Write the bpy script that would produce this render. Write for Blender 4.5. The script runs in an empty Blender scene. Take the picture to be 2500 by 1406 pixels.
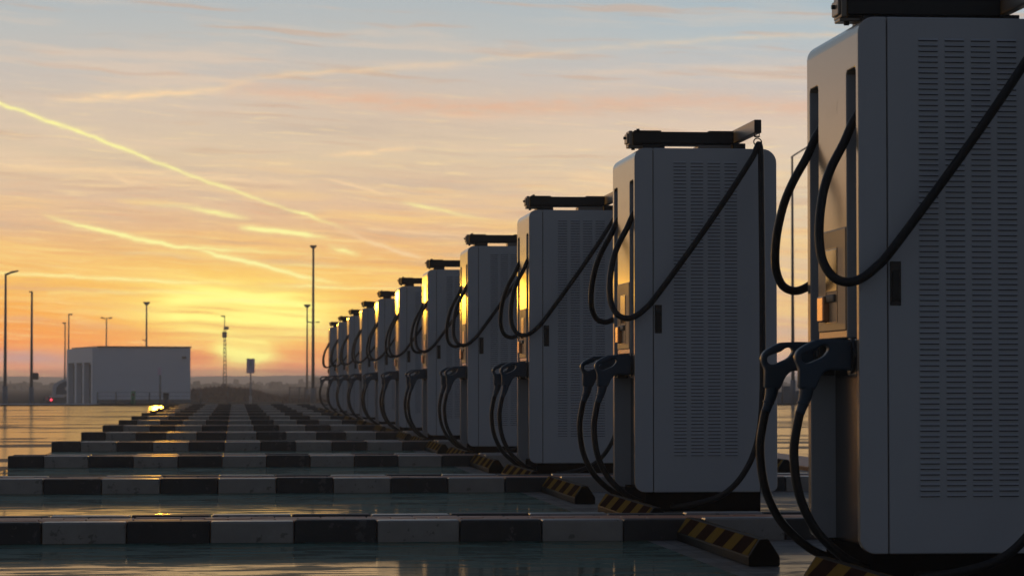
import bpy, bmesh, math, random
from mathutils import Vector, Matrix
from mathutils.geometry import tessellate_polygon
random.seed(7)
SC = bpy.context.scene
COL = SC.collection
R = math.radians

# ------------------------------------------------------------------ camera
F_PX, CX, CY = 6769.0, 1250.0, 703.0          # focal length and centre measured on the photograph
HC = 0.6712                                   # height of the lens above the parking surface
PITCH = 0.034059
YAW = 0.099429
cam = bpy.data.cameras.new("camera")
cam.sensor_fit = 'HORIZONTAL'; cam.sensor_width = 36
cam.lens = F_PX / 2500 * 36
cam.clip_start = 0.1; cam.clip_end = 20000
cam.dof.use_dof = True; cam.dof.focus_distance = 13.0; cam.dof.aperture_fstop = 11.0
camo = bpy.data.objects.new("camera", cam); COL.objects.link(camo)
camo.location = (0, 0, HC)
camo.rotation_euler = (R(90) + PITCH, 0, -YAW)
SC.camera = camo
FW = Vector((math.sin(YAW) * math.cos(PITCH), math.cos(YAW) * math.cos(PITCH), math.sin(PITCH)))
RT = Vector((math.cos(YAW), -math.sin(YAW), 0))
UP = RT.cross(FW)

def at(px, py, Y):
    """world point at distance Y along the row seen at a photograph position"""
    d = FW + RT * ((px - CX) / F_PX) + UP * ((CY - py) / F_PX)
    d *= Y / d.y
    return Vector((d.x, d.y, d.z + HC))

def ang(px, py):
    d = (FW + RT * ((px - CX) / F_PX) + UP * ((CY - py) / F_PX)).normalized()
    return math.degrees(math.atan2(d.x, d.y)), math.degrees(math.asin(d.z))

def lin(c):
    return tuple(((v / 255) / 12.92 if v / 255 <= 0.04045 else ((v / 255 + 0.055) / 1.055) ** 2.4) for v in c)

# ------------------------------------------------------------------ exposure
SC.view_settings.view_transform = 'Standard'
SC.view_settings.look = 'None'
SC.view_settings.exposure = 0
SC.view_settings.gamma = 1
SC.render.resolution_x, SC.render.resolution_y = 1024, 575
SC.cycles.max_bounces = 6
SC.cycles.volume_bounces = 1
SC.cycles.sample_clamp_indirect = 3.0

# ------------------------------------------------------------------ node helper
class NT:
    def __init__(s, tree):
        s.t = tree; s.n = tree.nodes; s.l = tree.links
    def put(s, sock, v):
        if isinstance(v, bpy.types.NodeSocket): s.l.new(v, sock)
        elif v is not None:
            if hasattr(sock.default_value, '__len__') and len(sock.default_value) == 4 and len(v) == 3: v = (*v, 1)
            sock.default_value = v
    def math(s, op, a, b=None, c=None, clamp=False):
        n = s.n.new('ShaderNodeMath'); n.operation = op; n.use_clamp = clamp
        for i, v in enumerate((a, b, c)):
            if v is not None: s.put(n.inputs[i], v)
        return n.outputs[0]
    def vec(s, op, a, b=None, scale=None):
        n = s.n.new('ShaderNodeVectorMath'); n.operation = op
        s.put(n.inputs[0], a)
        if b is not None: s.put(n.inputs[1], b)
        if scale is not None: s.put(n.inputs['Scale'], scale)
        return n.outputs['Value'] if op in ('DOT_PRODUCT', 'LENGTH', 'DISTANCE') else n.outputs[0]
    def comb(s, x, y, z=0.0):
        n = s.n.new('ShaderNodeCombineXYZ')
        for i, v in enumerate((x, y, z)): s.put(n.inputs[i], v)
        return n.outputs[0]
    def mix(s, f, a, b, mode='MIX'):
        n = s.n.new('ShaderNodeMix'); n.data_type = 'RGBA'; n.blend_type = mode
        s.put(n.inputs[0], f); s.put(n.inputs[6], a); s.put(n.inputs[7], b)
        return n.outputs[2]
    def smooth(s, v, lo, hi, a=0.0, b=1.0):
        n = s.n.new('ShaderNodeMapRange'); n.interpolation_type = 'SMOOTHSTEP'
        s.put(n.inputs[0], v); n.inputs[1].default_value = lo; n.inputs[2].default_value = hi
        n.inputs[3].default_value = a; n.inputs[4].default_value = b
        return n.outputs[0]
    def noise(s, vec, scale=1.0, detail=4.0, rough=0.5, dist=0.0):
        n = s.n.new('ShaderNodeTexNoise')
        if vec is not None: s.put(n.inputs['Vector'], vec)
        n.inputs['Scale'].default_value = scale; n.inputs['Detail'].default_value = detail
        n.inputs['Roughness'].default_value = rough; n.inputs['Distortion'].default_value = dist
        return n.outputs['Fac']
    def ramp(s, f, stops):
        n = s.n.new('ShaderNodeValToRGB'); s.put(n.inputs[0], f)
        e = n.color_ramp.elements
        e[0].position, e[0].color = stops[0][0], (*stops[0][1], 1)
        e[1].position, e[1].color = stops[-1][0], (*stops[-1][1], 1)
        for p, c in stops[1:-1]:
            k = e.new(p); k.color = (*c, 1)
        return n.outputs[0]
    def gauss(s, x, x0, sx, y, y0, sy):
        a = s.math('MULTIPLY', s.math('SUBTRACT', x, x0), 1 / sx)
        b = s.math('MULTIPLY', s.math('SUBTRACT', y, y0), 1 / sy)
        q = s.math('ADD', s.math('MULTIPLY', a, a), s.math('MULTIPLY', b, b))
        return s.math('EXPONENT', s.math('MULTIPLY', q, -1.0))

# ------------------------------------------------------------------ sky
SUN_AZ, SUN_EL = ang(402, 726)
W = bpy.data.worlds.new("World"); SC.world = W; W.use_nodes = True
w = NT(W.node_tree); w.n.clear()
tc = w.n.new('ShaderNodeTexCoord')
sep = w.n.new('ShaderNodeSeparateXYZ'); w.l.new(tc.outputs['Generated'], sep.inputs[0])
el = w.math('MULTIPLY', w.math('ARCSINE', sep.outputs[2]), 57.2958)
az = w.math('MULTIPLY', w.math('ARCTAN2', sep.outputs[0], sep.outputs[1]), 57.2958)
s_el = w.math('SQRT', w.math('MAXIMUM', w.math('DIVIDE', el, 90.0), 0.0))
def stops(lst): return [(math.sqrt(e / 90), lin(c)) for e, c in lst]
A = w.ramp(s_el, stops([(0, (226, 146, 112)), (.18, (238, 148, 104)), (.40, (250, 142, 68)), (.735, (252, 143, 50)),
    (1.16, (252, 157, 54)), (1.6, (253, 174, 68)), (2.2, (250, 190, 94)), (2.87, (234, 184, 128)), (3.6, (226, 189, 154)),
    (4.6, (221, 197, 166)), (5.6, (213, 194, 174)), (6.3, (201, 191, 181)), (7.2, (188, 189, 186)), (8.2, (172, 183, 189)),
    (14, (140, 160, 175)), (35, (84, 100, 122)), (90, (48, 60, 84))]))
B = w.ramp(s_el, stops([(0, (168, 146, 148)), (.3, (186, 156, 146)), (.735, (216, 168, 132)), (1.5, (220, 182, 140)),
    (2.2, (227, 193, 150)), (2.87, (226, 197, 158)), (3.6, (225, 202, 168)), (4.6, (222, 202, 178)), (5.6, (214, 195, 180)),
    (6.3, (196, 192, 189)), (7.2, (178, 190, 195)), (8.2, (164, 182, 192)), (14, (130, 150, 170)), (35, (76, 92, 118)), (90, (46, 58, 82))]))
front = w.mix(w.smooth(az, 3.0, 12.0), A, B)
# streaked cirrus
wob = w.noise(w.comb(w.math('MULTIPLY', az, .35), w.math('MULTIPLY', el, .8)), 1.0, 3.0)
elw = w.math('ADD', el, w.math('MULTIPLY', w.math('SUBTRACT', wob, .5), .35))
elw = w.math('ADD', elw, w.math('MULTIPLY', az, .05))
st = w.noise(w.comb(w.math('MULTIPLY', az, .16), w.math('MULTIPLY', elw, 2.2), 3.1), 1.0, 6.0, .58)
st2 = w.noise(w.comb(w.math('MULTIPLY', az, .30), w.math('MULTIPLY', elw, 5.5), 9.4), 1.0, 5.0, .55)
low = w.math('MULTIPLY', w.smooth(el, 5.4, 2.2), w.smooth(el, .5, 2.0, .25, 1.0))
front = w.mix(w.math('MULTIPLY', w.math('MULTIPLY', w.smooth(st, .49, .62), low), .65), front, lin((253, 206, 122)))
front = w.mix(w.math('MULTIPLY', w.math('MULTIPLY', w.smooth(st2, .51, .64), low), .6), front, lin((255, 214, 132)))
mid = w.math('MULTIPLY', w.smooth(el, 3.0, 5.0), w.smooth(el, 9.0, 6.5))
front = w.mix(w.math('MULTIPLY', w.math('MULTIPLY', w.smooth(st, .48, .66), mid), .45), front, lin((232, 205, 178)))
front = w.mix(w.math('MULTIPLY', w.math('MULTIPLY', w.smooth(st, .47, .30), w.smooth(el, 7.0, 5.5)), .45), front, lin((196, 176, 160)))
front = w.mix(w.math('MULTIPLY', w.math('MULTIPLY', w.smooth(st2, .46, .30), w.smooth(el, .7, 2.0, .15, 1.0)), .45), front, lin((206, 168, 138)))
st3 = w.noise(w.comb(w.math('MULTIPLY', az, .8), w.math('MULTIPLY', elw, 14.0), 6.1), 1.0, 4.0, .6)
front = w.mix(w.math('MULTIPLY', w.math('MULTIPLY', w.smooth(st3, .54, .70), w.smooth(el, 7.0, 5.0)), .35), front, lin((255, 226, 165)))
front = w.mix(w.math('MULTIPLY', w.math('MULTIPLY', w.smooth(st3, .46, .32), low), .35), front, lin((226, 160, 105)))
# thin brilliant veil the sun stands behind, broken by darker orange bars
a0, e0 = ang(592, 765); a1, e1 = ang(596, 850)
g1 = w.gauss(az, a0, 1.6, elw, e0, .52)
g2 = w.gauss(az, a1, .55, elw, e1, .34)
g3 = w.gauss(az, a0 - .3, 3.4, elw, e0 + .15, .9)
bars = w.smooth(st2, .38, .56)
front = w.mix(w.math('MULTIPLY', g3, .55), front, lin((255, 205, 95)))
gl = w.math('MULTIPLY', w.math('MAXIMUM', g1, g2), 2.3, clamp=True)
front = w.mix(w.math('MULTIPLY', gl, w.math('MULTIPLY_ADD', bars, .45, .55)), front, tuple(v * 1.12 for v in lin((255, 246, 130))))
bar2 = w.math('MULTIPLY', w.smooth(st, .50, .40), w.math('MULTIPLY', w.gauss(az, a0, 3.0, el, .5, .35), .8))
front = w.mix(bar2, front, lin((236, 132, 66)))
for (x, y, sx, sy, k) in [(490, 880, 60, 9, .8), (540, 756, 90, 3.5, .35), (500, 822, 170, 5, .45), (690, 815, 120, 5, .45), (470, 770, 80, 4, .35), (720, 760, 80, 4, .3), (515, 905, 60, 4, .6), (640, 903, 90, 5, .6), (730, 893, 80, 11, .6), (560, 797, 150, 4, .3),
                          (460, 867, 40, 6, .5), (760, 860, 70, 7, .45)]:
    a, e = ang(x, y)
    front = w.mix(w.math('MULTIPLY', w.gauss(az, a, sx * .00855, elw, e, sy * .00855), k), front, lin((226, 122, 66)))
# violet bank low on the left, pale bank over the hills
a, e = ang(60, 898)
front = w.mix(w.math('MULTIPLY', w.gauss(az, a, 1.3, elw, e, .17), .8), front, lin((176, 142, 146)))
# contrails and wisps: polylines in azimuth / elevation
P = w.comb(az, w.math('ADD', el, w.math('MULTIPLY', w.math('SUBTRACT', w.noise(w.comb(w.math('MULTIPLY', az, 2.2), w.math('MULTIPLY', el, 2.2), 5.0), 1.0, 3.0), .5), .12)))
K = .00855
TN = w.noise(w.comb(w.math('MULTIPLY', az, 1.6), w.math('MULTIPLY', el, 9.0), 2.0), 1.0, 5.0, .65)
TM = w.smooth(TN, .28, .62, .35, 1.15)
def trail(pts, wd, lv, acc, soft=.28):
    n = len(pts) - 1
    for k in range(n):
        p0 = Vector((*ang(*pts[k]), 0)); p1 = Vector((*ang(*pts[k + 1]), 0))
        d = p1 - p0; L = d.length; u = d / L
        pv = P if acc is None else w.vec('ADD', P, w.vec('SCALE', w.comb(acc, acc), scale=1e-9))   # one segment after another
        q = w.vec('SUBTRACT', pv, p0)
        t = w.math('MULTIPLY', w.vec('DOT_PRODUCT', q, u), 1 / L, clamp=True)
        r = w.math('MULTIPLY', w.vec('LENGTH', w.vec('SUBTRACT', q, w.vec('SCALE', d, scale=t))), 1 / (wd * K))
        core = w.math('EXPONENT', w.math('MULTIPLY', w.math('MULTIPLY', r, r), -1.6))
        halo = w.math('EXPONENT', w.math('MULTIPLY', r, -.9))
        g = w.math('ADD', w.math('MULTIPLY', core, 1 - soft), w.math('MULTIPLY', halo, soft))
        g = w.math('MULTIPLY', g, w.math('MULTIPLY_ADD', t, lv[k + 1] - lv[k], lv[k]))
        acc = g if acc is None else w.math('MAXIMUM', acc, g)
    return acc
yl = None
for pts, wd, lv in [
    ([(-60, 232), (230, 335), (440, 420), (600, 476), (705, 512), (740, 522), (778, 536), (870, 566)], 5.5, (1.0, 1.1, .8, .6, .5, 1.1, .5, 0)),
    ([(100, 522), (180, 547), (330, 582), (430, 602), (600, 613), (800, 622)], 6.5, (0, .9, 1.4, 1.0, .6, 0)),
    ([(465, 606), (520, 620), (640, 648), (740, 675), (850, 697)], 6.5, (0, 1.1, 1.3, .9, 0)),
    ([(280, 488), (470, 508), (540, 522), (620, 538)], 8, (0, .45, 1.1, 0)),
    ([(575, 555), (620, 560), (740, 570), (815, 587)], 7, (0, 1.4, 1.3, 0)),
    ([(795, 601), (840, 612), (885, 626)], 8, (0, 1.1, 0)),
    ([(-30, 664), (180, 676), (400, 686), (600, 692)], 5, (.5, .7, .9, 0)),
    ([(640, 695), (760, 700), (980, 705)], 4.5, (0, .7, .25)), ([(970, 494), (1030, 503), (1210, 542)], 6, (0, .8, 0)),
    ([(400, 735), (600, 733), (780, 744)], 7, (0, .6, 0)), ([(120, 715), (420, 712), (640, 722)], 6, (.2, .4, .2)), ([(560, 640), (760, 650), (1000, 662)], 5, (.1, .4, .1))]:
    yl = trail(pts, wd, lv, yl)
pe = w.math('MULTIPLY', yl, 1e-9)
for pts, wd, lv in [
    ([(560, 200), (700, 183), (1000, 165), (1500, 115), (1800, 92), (2080, 84)], 8, (0, .5, .3, .2, .35, .25)), ([(100, 246), (240, 238), (380, 231), (520, 222), (640, 187)], 11, (0, .8, .95, .5, .2)),
    ([(770, 382), (900, 371), (1010, 362)], 8, (0, .9, .3)), ([(770, 430), (850, 450), (900, 463), (960, 478)], 4.5, (0, .7, .8, 0)), ([(820, 555), (930, 600), (1000, 622), (1060, 640)], 7, (.2, .7, .7, 0)),
    ([(240, 410), (310, 445), (400, 452)], 7, (.2, .6, .1)), ([(-30, 402), (150, 412), (600, 428)], 7, (.4, .6, .3)), ([(1080, 640), (1160, 650), (1260, 660)], 6, (.3, .5, .2)),
    ([(300, 430), (560, 436), (800, 452)], 9, (.2, .6, .1)), ([(900, 560), (1050, 570), (1200, 586)], 5, (.1, .5, .1)), ([(1380, 420), (1450, 440), (1600, 470)], 12, (.1, .5, .2))]:
    pe = trail(pts, wd, lv, pe)
pk = trail([(560, 215), (900, 245), (1150, 268), (1700, 245), (2100, 275)], 26, (.3, .7, .75, .5, .5), w.math('MULTIPLY', pe, 1e-9))
pk = w.math('MULTIPLY', pk, TM)
pe = w.math('MULTIPLY', pe, TM, clamp=True)
yl = w.math('MULTIPLY', yl, w.math('MULTIPLY_ADD', TM, .6, .38), clamp=True)
front = w.mix(pk, front, lin((228, 182, 150)))
front = w.mix(pe, front, lin((250, 215, 168)))
front = w.mix(yl, front, lin((255, 246, 162)))
# orange glow added to the sky left of the view, lights the front faces
front = w.vec('SCALE', front, scale=w.math('EXPONENT', w.math('MINIMUM', w.math('DIVIDE', .0070, w.math('MAXIMUM', sep.outputs[2], .003)), 1.35)))
glow_lobe = w.gauss(az, -21.0, 6.0, el, 4.0, 2.6)
front = w.mix(1.0, front, w.vec('SCALE', Vector((1.0, .46, .15)), scale=w.math('MULTIPLY', glow_lobe, 1.9)), 'ADD')
# the far half of the sky: plain dusk from the Sky Texture
sky = w.n.new('ShaderNodeTexSky'); sky.sky_type = 'NISHITA'; sky.sun_disc = False
sky.sun_elevation = R(SUN_EL); sky.sun_rotation = R(SUN_AZ); sky.air_density = 1.0; sky.dust_density = 1.5
dusk = w.mix(1.0, w.mix(1.0, sky.outputs[0], (.05, .05, .05), 'MULTIPLY'), (.037, .047, .082), 'ADD')
off = w.math('ABSOLUTE', w.math('ADD', az, 8.0))
ff = w.math('MULTIPLY', w.smooth(off, 112.0, 48.0), w.smooth(el, 60.0, 12.0))
tot = w.mix(ff, dusk, front)
tot = w.mix(w.smooth(el, -.4, -1.2), tot, (.02, .02, .022))
bg = w.n.new('ShaderNodeBackground'); w.l.new(tot, bg.inputs[0]); bg.inputs[1].default_value = 1.0
wo = w.n.new('ShaderNodeOutputWorld'); w.l.new(bg.outputs[0], wo.inputs[0])
W.cycles.sampling_method = 'MANUAL'; W.cycles.sample_map_resolution = 2048

# ------------------------------------------------------------------ sun
sun = bpy.data.lights.new("sun", 'SUN'); sun.energy = 0.12; sun.angle = R(0.5); sun.color = (1.0, .46, .03)
suno = bpy.data.objects.new("sun", sun); COL.objects.link(suno)
sd = Vector((math.sin(R(SUN_AZ)) * math.cos(R(SUN_EL)), math.cos(R(SUN_AZ)) * math.cos(R(SUN_EL)), math.sin(R(SUN_EL))))
suno.rotation_euler = sd.to_track_quat('Z', 'Y').to_euler()

# ------------------------------------------------------------------ materials
def pmat(name, col, rough=.5, metal=0.0, spec=.5, var=.12, vscale=3.0, bump=0.0, bscale=60.0, emit=None, rvar=0.0, chips=None):
    m = bpy.data.materials.new(name); m.use_nodes = True
    t = NT(m.node_tree); b = t.n['Principled BSDF']
    co = t.n.new('ShaderNodeTexCoord').outputs['Object']
    nz = t.noise(co, vscale, 5.0, .6)
    c = t.mix(nz, tuple(v * (1 - var) for v in col), tuple(min(1, v * (1 + var)) for v in col))
    if chips:
        ch_ = t.smooth(t.math('ADD', t.noise(co, 16.0, 6.0, .7), t.math('MULTIPLY', t.noise(co, 3.1, 3.0), .35)), chips[1], chips[1] + .05)
        c = t.mix(t.math('MULTIPLY', ch_, .8), c, chips[0])
    t.put(b.inputs['Base Color'], c)
    b.inputs['Metallic'].default_value = metal; b.inputs['Specular IOR Level'].default_value = spec
    if rvar: t.put(b.inputs['Roughness'], t.math('MULTIPLY_ADD', t.noise(co, vscale * 4, 4.0), rvar, rough - rvar / 2))
    else: b.inputs['Roughness'].default_value = rough
    if bump:
        n = t.n.new('ShaderNodeBump'); n.inputs['Strength'].default_value = bump; n.inputs['Distance'].default_value = .004
        t.put(n.inputs['Height'], t.noise(co, bscale, 4.0)); t.l.new(n.outputs[0], b.inputs['Normal'])
    if emit: b.inputs['Emission Color'].default_value = (*emit[0], 1); b.inputs['Emission Strength'].default_value = emit[1]
    return m

def wet_mat(name, dry, sx, sy, thr, gloss=.42, rough=.09, joint=None, bump=.04):
    """pavement with a thin broken film of water"""
    m = bpy.data.materials.new(name); m.use_nodes = True
    t = NT(m.node_tree); b = t.n['Principled BSDF']; out = t.n['Material Output']
    co = t.n.new('ShaderNodeTexCoord').outputs['Object']
    sp = t.n.new('ShaderNodeSeparateXYZ'); t.l.new(co, sp.inputs[0])
    X, Y = sp.outputs[0], sp.outputs[1]
    v1 = t.comb(t.math('MULTIPLY', X, sx), t.math('MULTIPLY', Y, sy))
    n1 = t.noise(v1, 1.0, 6.0, .62, .6)
    n2 = t.noise(t.comb(t.math('MULTIPLY', X, sx * .12), t.math('MULTIPLY', Y, sy * .22), 4.0), 1.0, 3.0)
    film = t.smooth(t.math('ADD', n1, t.math('MULTIPLY', t.math('SUBTRACT', n2, .5), .35)), thr - .035, thr + .035)
    grain = t.noise(co, 90.0, 4.0, .6)
    col = t.mix(grain, tuple(v * .75 for v in dry), tuple(v * 1.25 for v in dry))
    if joint:
        fy = t.math('ABSOLUTE', t.math('SUBTRACT', t.math('FRACT', t.math('DIVIDE', Y, joint)), .5))
        fx = t.math('ABSOLUTE', t.math('SUBTRACT', t.math('FRACT', t.math('DIVIDE', X, joint)), .5))
        j = t.math('MAXIMUM', t.smooth(fy, .492, .497), t.smooth(fx, .492, .497))
        col = t.mix(t.math('MULTIPLY', j, .7), col, (.02, .02, .02))
        film = t.math('MULTIPLY', film, t.math('SUBTRACT', 1.0, j))
    t.put(b.inputs['Base Color'], col)
    b.inputs['Roughness'].default_value = .7; b.inputs['Specular IOR Level'].default_value = .25
    g = t.n.new('ShaderNodeBsdfGlossy'); g.distribution = 'BECKMANN'; g.inputs['Color'].default_value = (1, .90, .70, 1); g.inputs['Roughness'].default_value = rough
    bp = t.n.new('ShaderNodeBump'); bp.inputs['Strength'].default_value = bump; bp.inputs['Distance'].default_value = .0025
    t.put(bp.inputs['Height'], t.noise(co, 5.0, 5.0, .6)); t.l.new(bp.outputs[0], g.inputs['Normal'])
    mx = t.n.new('ShaderNodeMixShader')
    t.put(mx.inputs[0], t.math('MULTIPLY_ADD', film, gloss * .9, gloss * .10))
    t.l.new(b.outputs[0], mx.inputs[1]); t.l.new(g.outputs[0], mx.inputs[2]); t.l.new(mx.outputs[0], out.inputs[0])
    return m

M = {}
M['paint'] = pmat('white_powder_coat', (.46, .465, .475), .30, spec=.5, var=.06, rvar=.05, bump=.04, bscale=250)
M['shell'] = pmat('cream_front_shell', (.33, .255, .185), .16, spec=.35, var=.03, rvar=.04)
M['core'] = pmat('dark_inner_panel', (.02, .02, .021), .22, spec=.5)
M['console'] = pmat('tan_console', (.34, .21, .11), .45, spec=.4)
M['reader'] = pmat('sunset_tinted_reader_case', (.60, .34, .19), .2, metal=.85)  # orange of the low sky on the reader is put into its colour
M['screen'] = pmat('screen_glass', (.03, .025, .02), .12, spec=.9)
M['rubber'] = pmat('black_rubber', (.010, .010, .011), .45, spec=.35, bump=.1, bscale=200)
M['gun'] = pmat('blue_grey_plastic', (.026, .050, .078), .45, spec=.4)
M['black'] = pmat('black_steel', (.012, .012, .012), .42, spec=.4)
M['bronze'] = pmat('grey_brown_aluminium', (.20, .17, .14), .38, spec=.5, metal=.3)
M['plinth'] = pmat('black_plinth', (.006, .006, .007), .95, spec=0.0)
M['kerbw'] = pmat('worn_white_kerb_paint', (.29, .265, .24), .32, spec=.5, var=.28, vscale=11, chips=((.12, .11, .10), .76), bump=.3, bscale=70, rvar=.12)
M['kerbb'] = pmat('black_kerb_paint', (.042, .042, .043), .55, spec=.3, var=.3, vscale=9, chips=((.11, .105, .10), .78), bump=.3, bscale=70)
M['paver'] = pmat('brown_pavers', (.48, .19, .09), .5, spec=.4, var=.4, vscale=14, bump=.5, bscale=40)
M['stopb'] = pmat('black_rubber_stop', (.008, .008, .008), .6, spec=.05)
M['green'] = wet_mat('wet_green_bay_paint', (.015, .078, .054), 2.6, 9.0, .505, gloss=.52, rough=.07, bump=.035)
M['ground'] = wet_mat('wet_concrete', (.10, .085, .07), .30, .80, .45, gloss=.62, rough=.14, bump=.06)
M['pave'] = wet_mat('wet_grey_paving', (.13, .12, .11), 2.5, 5.0, .52, gloss=.30, rough=.16, joint=.6)
M['field'] = pmat('dull_winter_field', (.045, .040, .032), 1.0, spec=0.0, var=.5, vscale=.08)
M['hill'] = pmat('wooded_hill', (.035, .035, .035), 1.0, spec=0.0, var=.4, vscale=.01)
M['pale'] = pmat('pale_concrete', (.42, .42, .44), .7, var=.15, vscale=.6)
M['wall'] = pmat('grey_white_render', (.82, .85, .90), .8, spec=.2, var=.06, vscale=.8)
M['dark'] = pmat('dark_opening', (.03, .035, .035), .6)
M['lamp'] = pmat('galvanised_steel', (.09, .09, .10), .5, metal=.4, spec=.4)
M['twig'] = pmat('reddish_twigs', (.085, .028, .016), .9, spec=.1, var=.5, vscale=2)
M['greenbin'] = pmat('green_plastic', (.02, .30, .12), .5)
M['white'] = pmat('white_plastic', (.7, .7, .7), .4)
M['chrome'] = pmat('polished_tank', (.55, .58, .62), .18, metal=1.0)
M['sign'] = pmat('grey_sign_face', (.8, .62, .78), .6)
M['signm'] = pmat('pale_sign_marks', (.55, .5, .5), .6)
M['red'] = pmat('red_tail_lamp', (.5, .02, .03), .3, emit=((1, .05, .09), 3.0))
M['dimred'] = pmat('dull_red_lens', (.45, .12, .14), .3)
M['glass'] = pmat('dark_blue_glass', (.02, .05, .09), .12, spec=.6)
M['bluegrey'] = pmat('blue_grey_panels', (.10, .14, .18), .6)

# striped sloping faces of the wheel stops
def stripe_mat():
    m = bpy.data.materials.new('yellow_reflective_stripes'); m.use_nodes = True
    t = NT(m.node_tree); b = t.n['Principled BSDF']
    co = t.n.new('ShaderNodeTexCoord').outputs['Object']
    sp = t.n.new('ShaderNodeSeparateXYZ'); t.l.new(co, sp.inputs[0])
    u = t.math('ADD', sp.outputs[1], t.math('MULTIPLY', sp.outputs[2], 1.2))
    s = t.smooth(t.math('FRACT', t.math('MULTIPLY', u, 2.45)), .45, .47)
    wear = t.noise(co, 22.0, 5.0, .6)
    yel = t.mix(wear, (.24, .145, .028), (.13, .08, .025))
    blk = t.mix(wear, (.016, .010, .008), (.045, .020, .014))
    d = t.n.new('ShaderNodeBsdfDiffuse'); t.put(d.inputs['Color'], t.mix(s, yel, blk)); t.l.new(d.outputs[0], t.n['Material Output'].inputs[0])
    return m
M['stripe'] = stripe_mat()

# ------------------------------------------------------------------ mesh helpers
def box(bm, x0, x1, y0, y1, z0, z1, mi=0):
    v = [bm.verts.new(p) for p in ((x0, y0, z0), (x1, y0, z0), (x1, y1, z0), (x0, y1, z0), (x0, y0, z1), (x1, y0, z1), (x1, y1, z1), (x0, y1, z1))]
    for f in ((3, 2, 1, 0), (4, 5, 6, 7), (0, 1, 5, 4), (1, 2, 6, 5), (2, 3, 7, 6), (3, 0, 4, 7)):
        bm.faces.new([v[i] for i in f]).material_index = mi
def prism(bm, pts, y0, y1, mi=0, axis='Y'):
    """polygon in XZ (or XY with axis Z) swept along the other axis"""
    mk = (lambda p, t: (p[0], t, p[1])) if axis == 'Y' else (lambda p, t: (p[0], p[1], t))
    a = [bm.verts.new(mk(p, y0)) for p in pts]; b = [bm.verts.new(mk(p, y1)) for p in pts]
    n = len(pts); fs = [bm.faces.new(a), bm.faces.new(b[::-1])]
    for i in range(n): fs.append(bm.faces.new((a[i], b[i], b[(i + 1) % n], a[(i + 1) % n])))
    for f in fs: f.material_index = mi
def cyl(bm, p0, p1, r0, r1=None, n=12, mi=0, cap=True):
    r1 = r0 if r1 is None else r1
    p0, p1 = Vector(p0), Vector(p1); q = (p1 - p0).to_track_quat('Z', 'Y')
    a, b = [], []
    for i in range(n):
        d = q @ Vector((math.cos(2 * math.pi * i / n), math.sin(2 * math.pi * i / n), 0))
        a.append(bm.verts.new(p0 + d * r0)); b.append(bm.verts.new(p1 + d * r1))
    for i in range(n):
        f = bm.faces.new((a[i], a[(i + 1) % n], b[(i + 1) % n], b[i])); f.smooth = True; f.material_index = mi
    if cap: bm.faces.new(a[::-1]).material_index = mi; bm.faces.new(b).material_index = mi
def spline(pts, sub=6):
    pts = [Vector(p) for p in pts]; out = []
    for i in range(len(pts) - 1):
        p0, p1, p2, p3 = pts[max(i - 1, 0)], pts[i], pts[i + 1], pts[min(i + 2, len(pts) - 1)]
        for k in range(sub):
            t = k / sub
            out.append(.5 * ((2 * p1) + (p2 - p0) * t + (2 * p0 - 5 * p1 + 4 * p2 - p3) * t * t + (3 * p1 - p0 - 3 * p2 + p3) * t ** 3))
    out.append(pts[-1]); return out
def tube(bm, pts, r, n=12, mi=0):
    rings = []; nrm = None
    for i, p in enumerate(pts):
        tg = (pts[min(i + 1, len(pts) - 1)] - pts[max(i - 1, 0)]).normalized()
        nrm = tg.orthogonal().normalized() if nrm is None else (nrm - tg * nrm.dot(tg)).normalized()
        bn = tg.cross(nrm); rr = r(i / (len(pts) - 1)) if callable(r) else r
        rings.append([bm.verts.new(p + (nrm * math.cos(2 * math.pi * k / n) + bn * math.sin(2 * math.pi * k / n)) * rr) for k in range(n)])
    for a, b in zip(rings, rings[1:]):
        for k in range(n):
            f = bm.faces.new((a[k], a[(k + 1) % n], b[(k + 1) % n], b[k])); f.smooth = True; f.material_index = mi
    bm.faces.new(rings[0][::-1]); bm.faces.new(rings[-1])
def rounded(x0, x1, z0, z1, r, n=7):
    """outline with four corner radii (x0z0, x1z0, x1z1, x0z1)"""
    pts = []
    for (cx, cz, sx, sz, a0, rr) in ((x0, z0, 1, 1, 180, r[0]), (x1, z0, -1, 1, 270, r[1]), (x1, z1, -1, -1, 0, r[2]), (x0, z1, 1, -1, 90, r[3])):
        if rr <= 0: pts.append((cx, cz)); continue
        for k in range(n + 1):
            a = R(a0 + 90 * k / n)
            pts.append((cx + sx * rr + rr * math.cos(a), cz + sz * rr + rr * math.sin(a)))
    return pts
def mesh(name, bm, mats):
    me = bpy.data.meshes.new(name); bmesh.ops.recalc_face_normals(bm, faces=bm.faces[:])
    bm.to_mesh(me); bm.free()
    for m in (mats if isinstance(mats, (list, tuple)) else [mats]): me.materials.append(m)
    return me
def obj(name, bm, mats, parent=None, bevel=0.0, seg=2):
    me = mesh(name, bm, mats) if isinstance(bm, bmesh.types.BMesh) else bm
    o = bpy.data.objects.new(name, me); COL.objects.link(o)
    if parent: o.parent = parent
    if bevel:
        b = o.modifiers.new('bevel', 'BEVEL'); b.width = bevel; b.segments = seg; b.limit_method = 'ANGLE'; b.angle_limit = R(40)
        b.harden_normals = False
    return o
def tag(o, label=None, cat=None, group=None, kind=None):
    for k, v in (('label', label), ('category', cat), ('group', group), ('kind', kind)):
        if v: o[k] = v
    return o
def thing(name, label, cat, loc=(0, 0, 0), rz=0.0, group=None):
    o = bpy.data.objects.new(name, None); COL.objects.link(o)
    o.location = loc; o.rotation_euler = (0, 0, rz); o.empty_display_size = .2
    return tag(o, label, cat, group)
def kids(o): return [c for c in ALLKIDS.get(o.name, [])]
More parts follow.
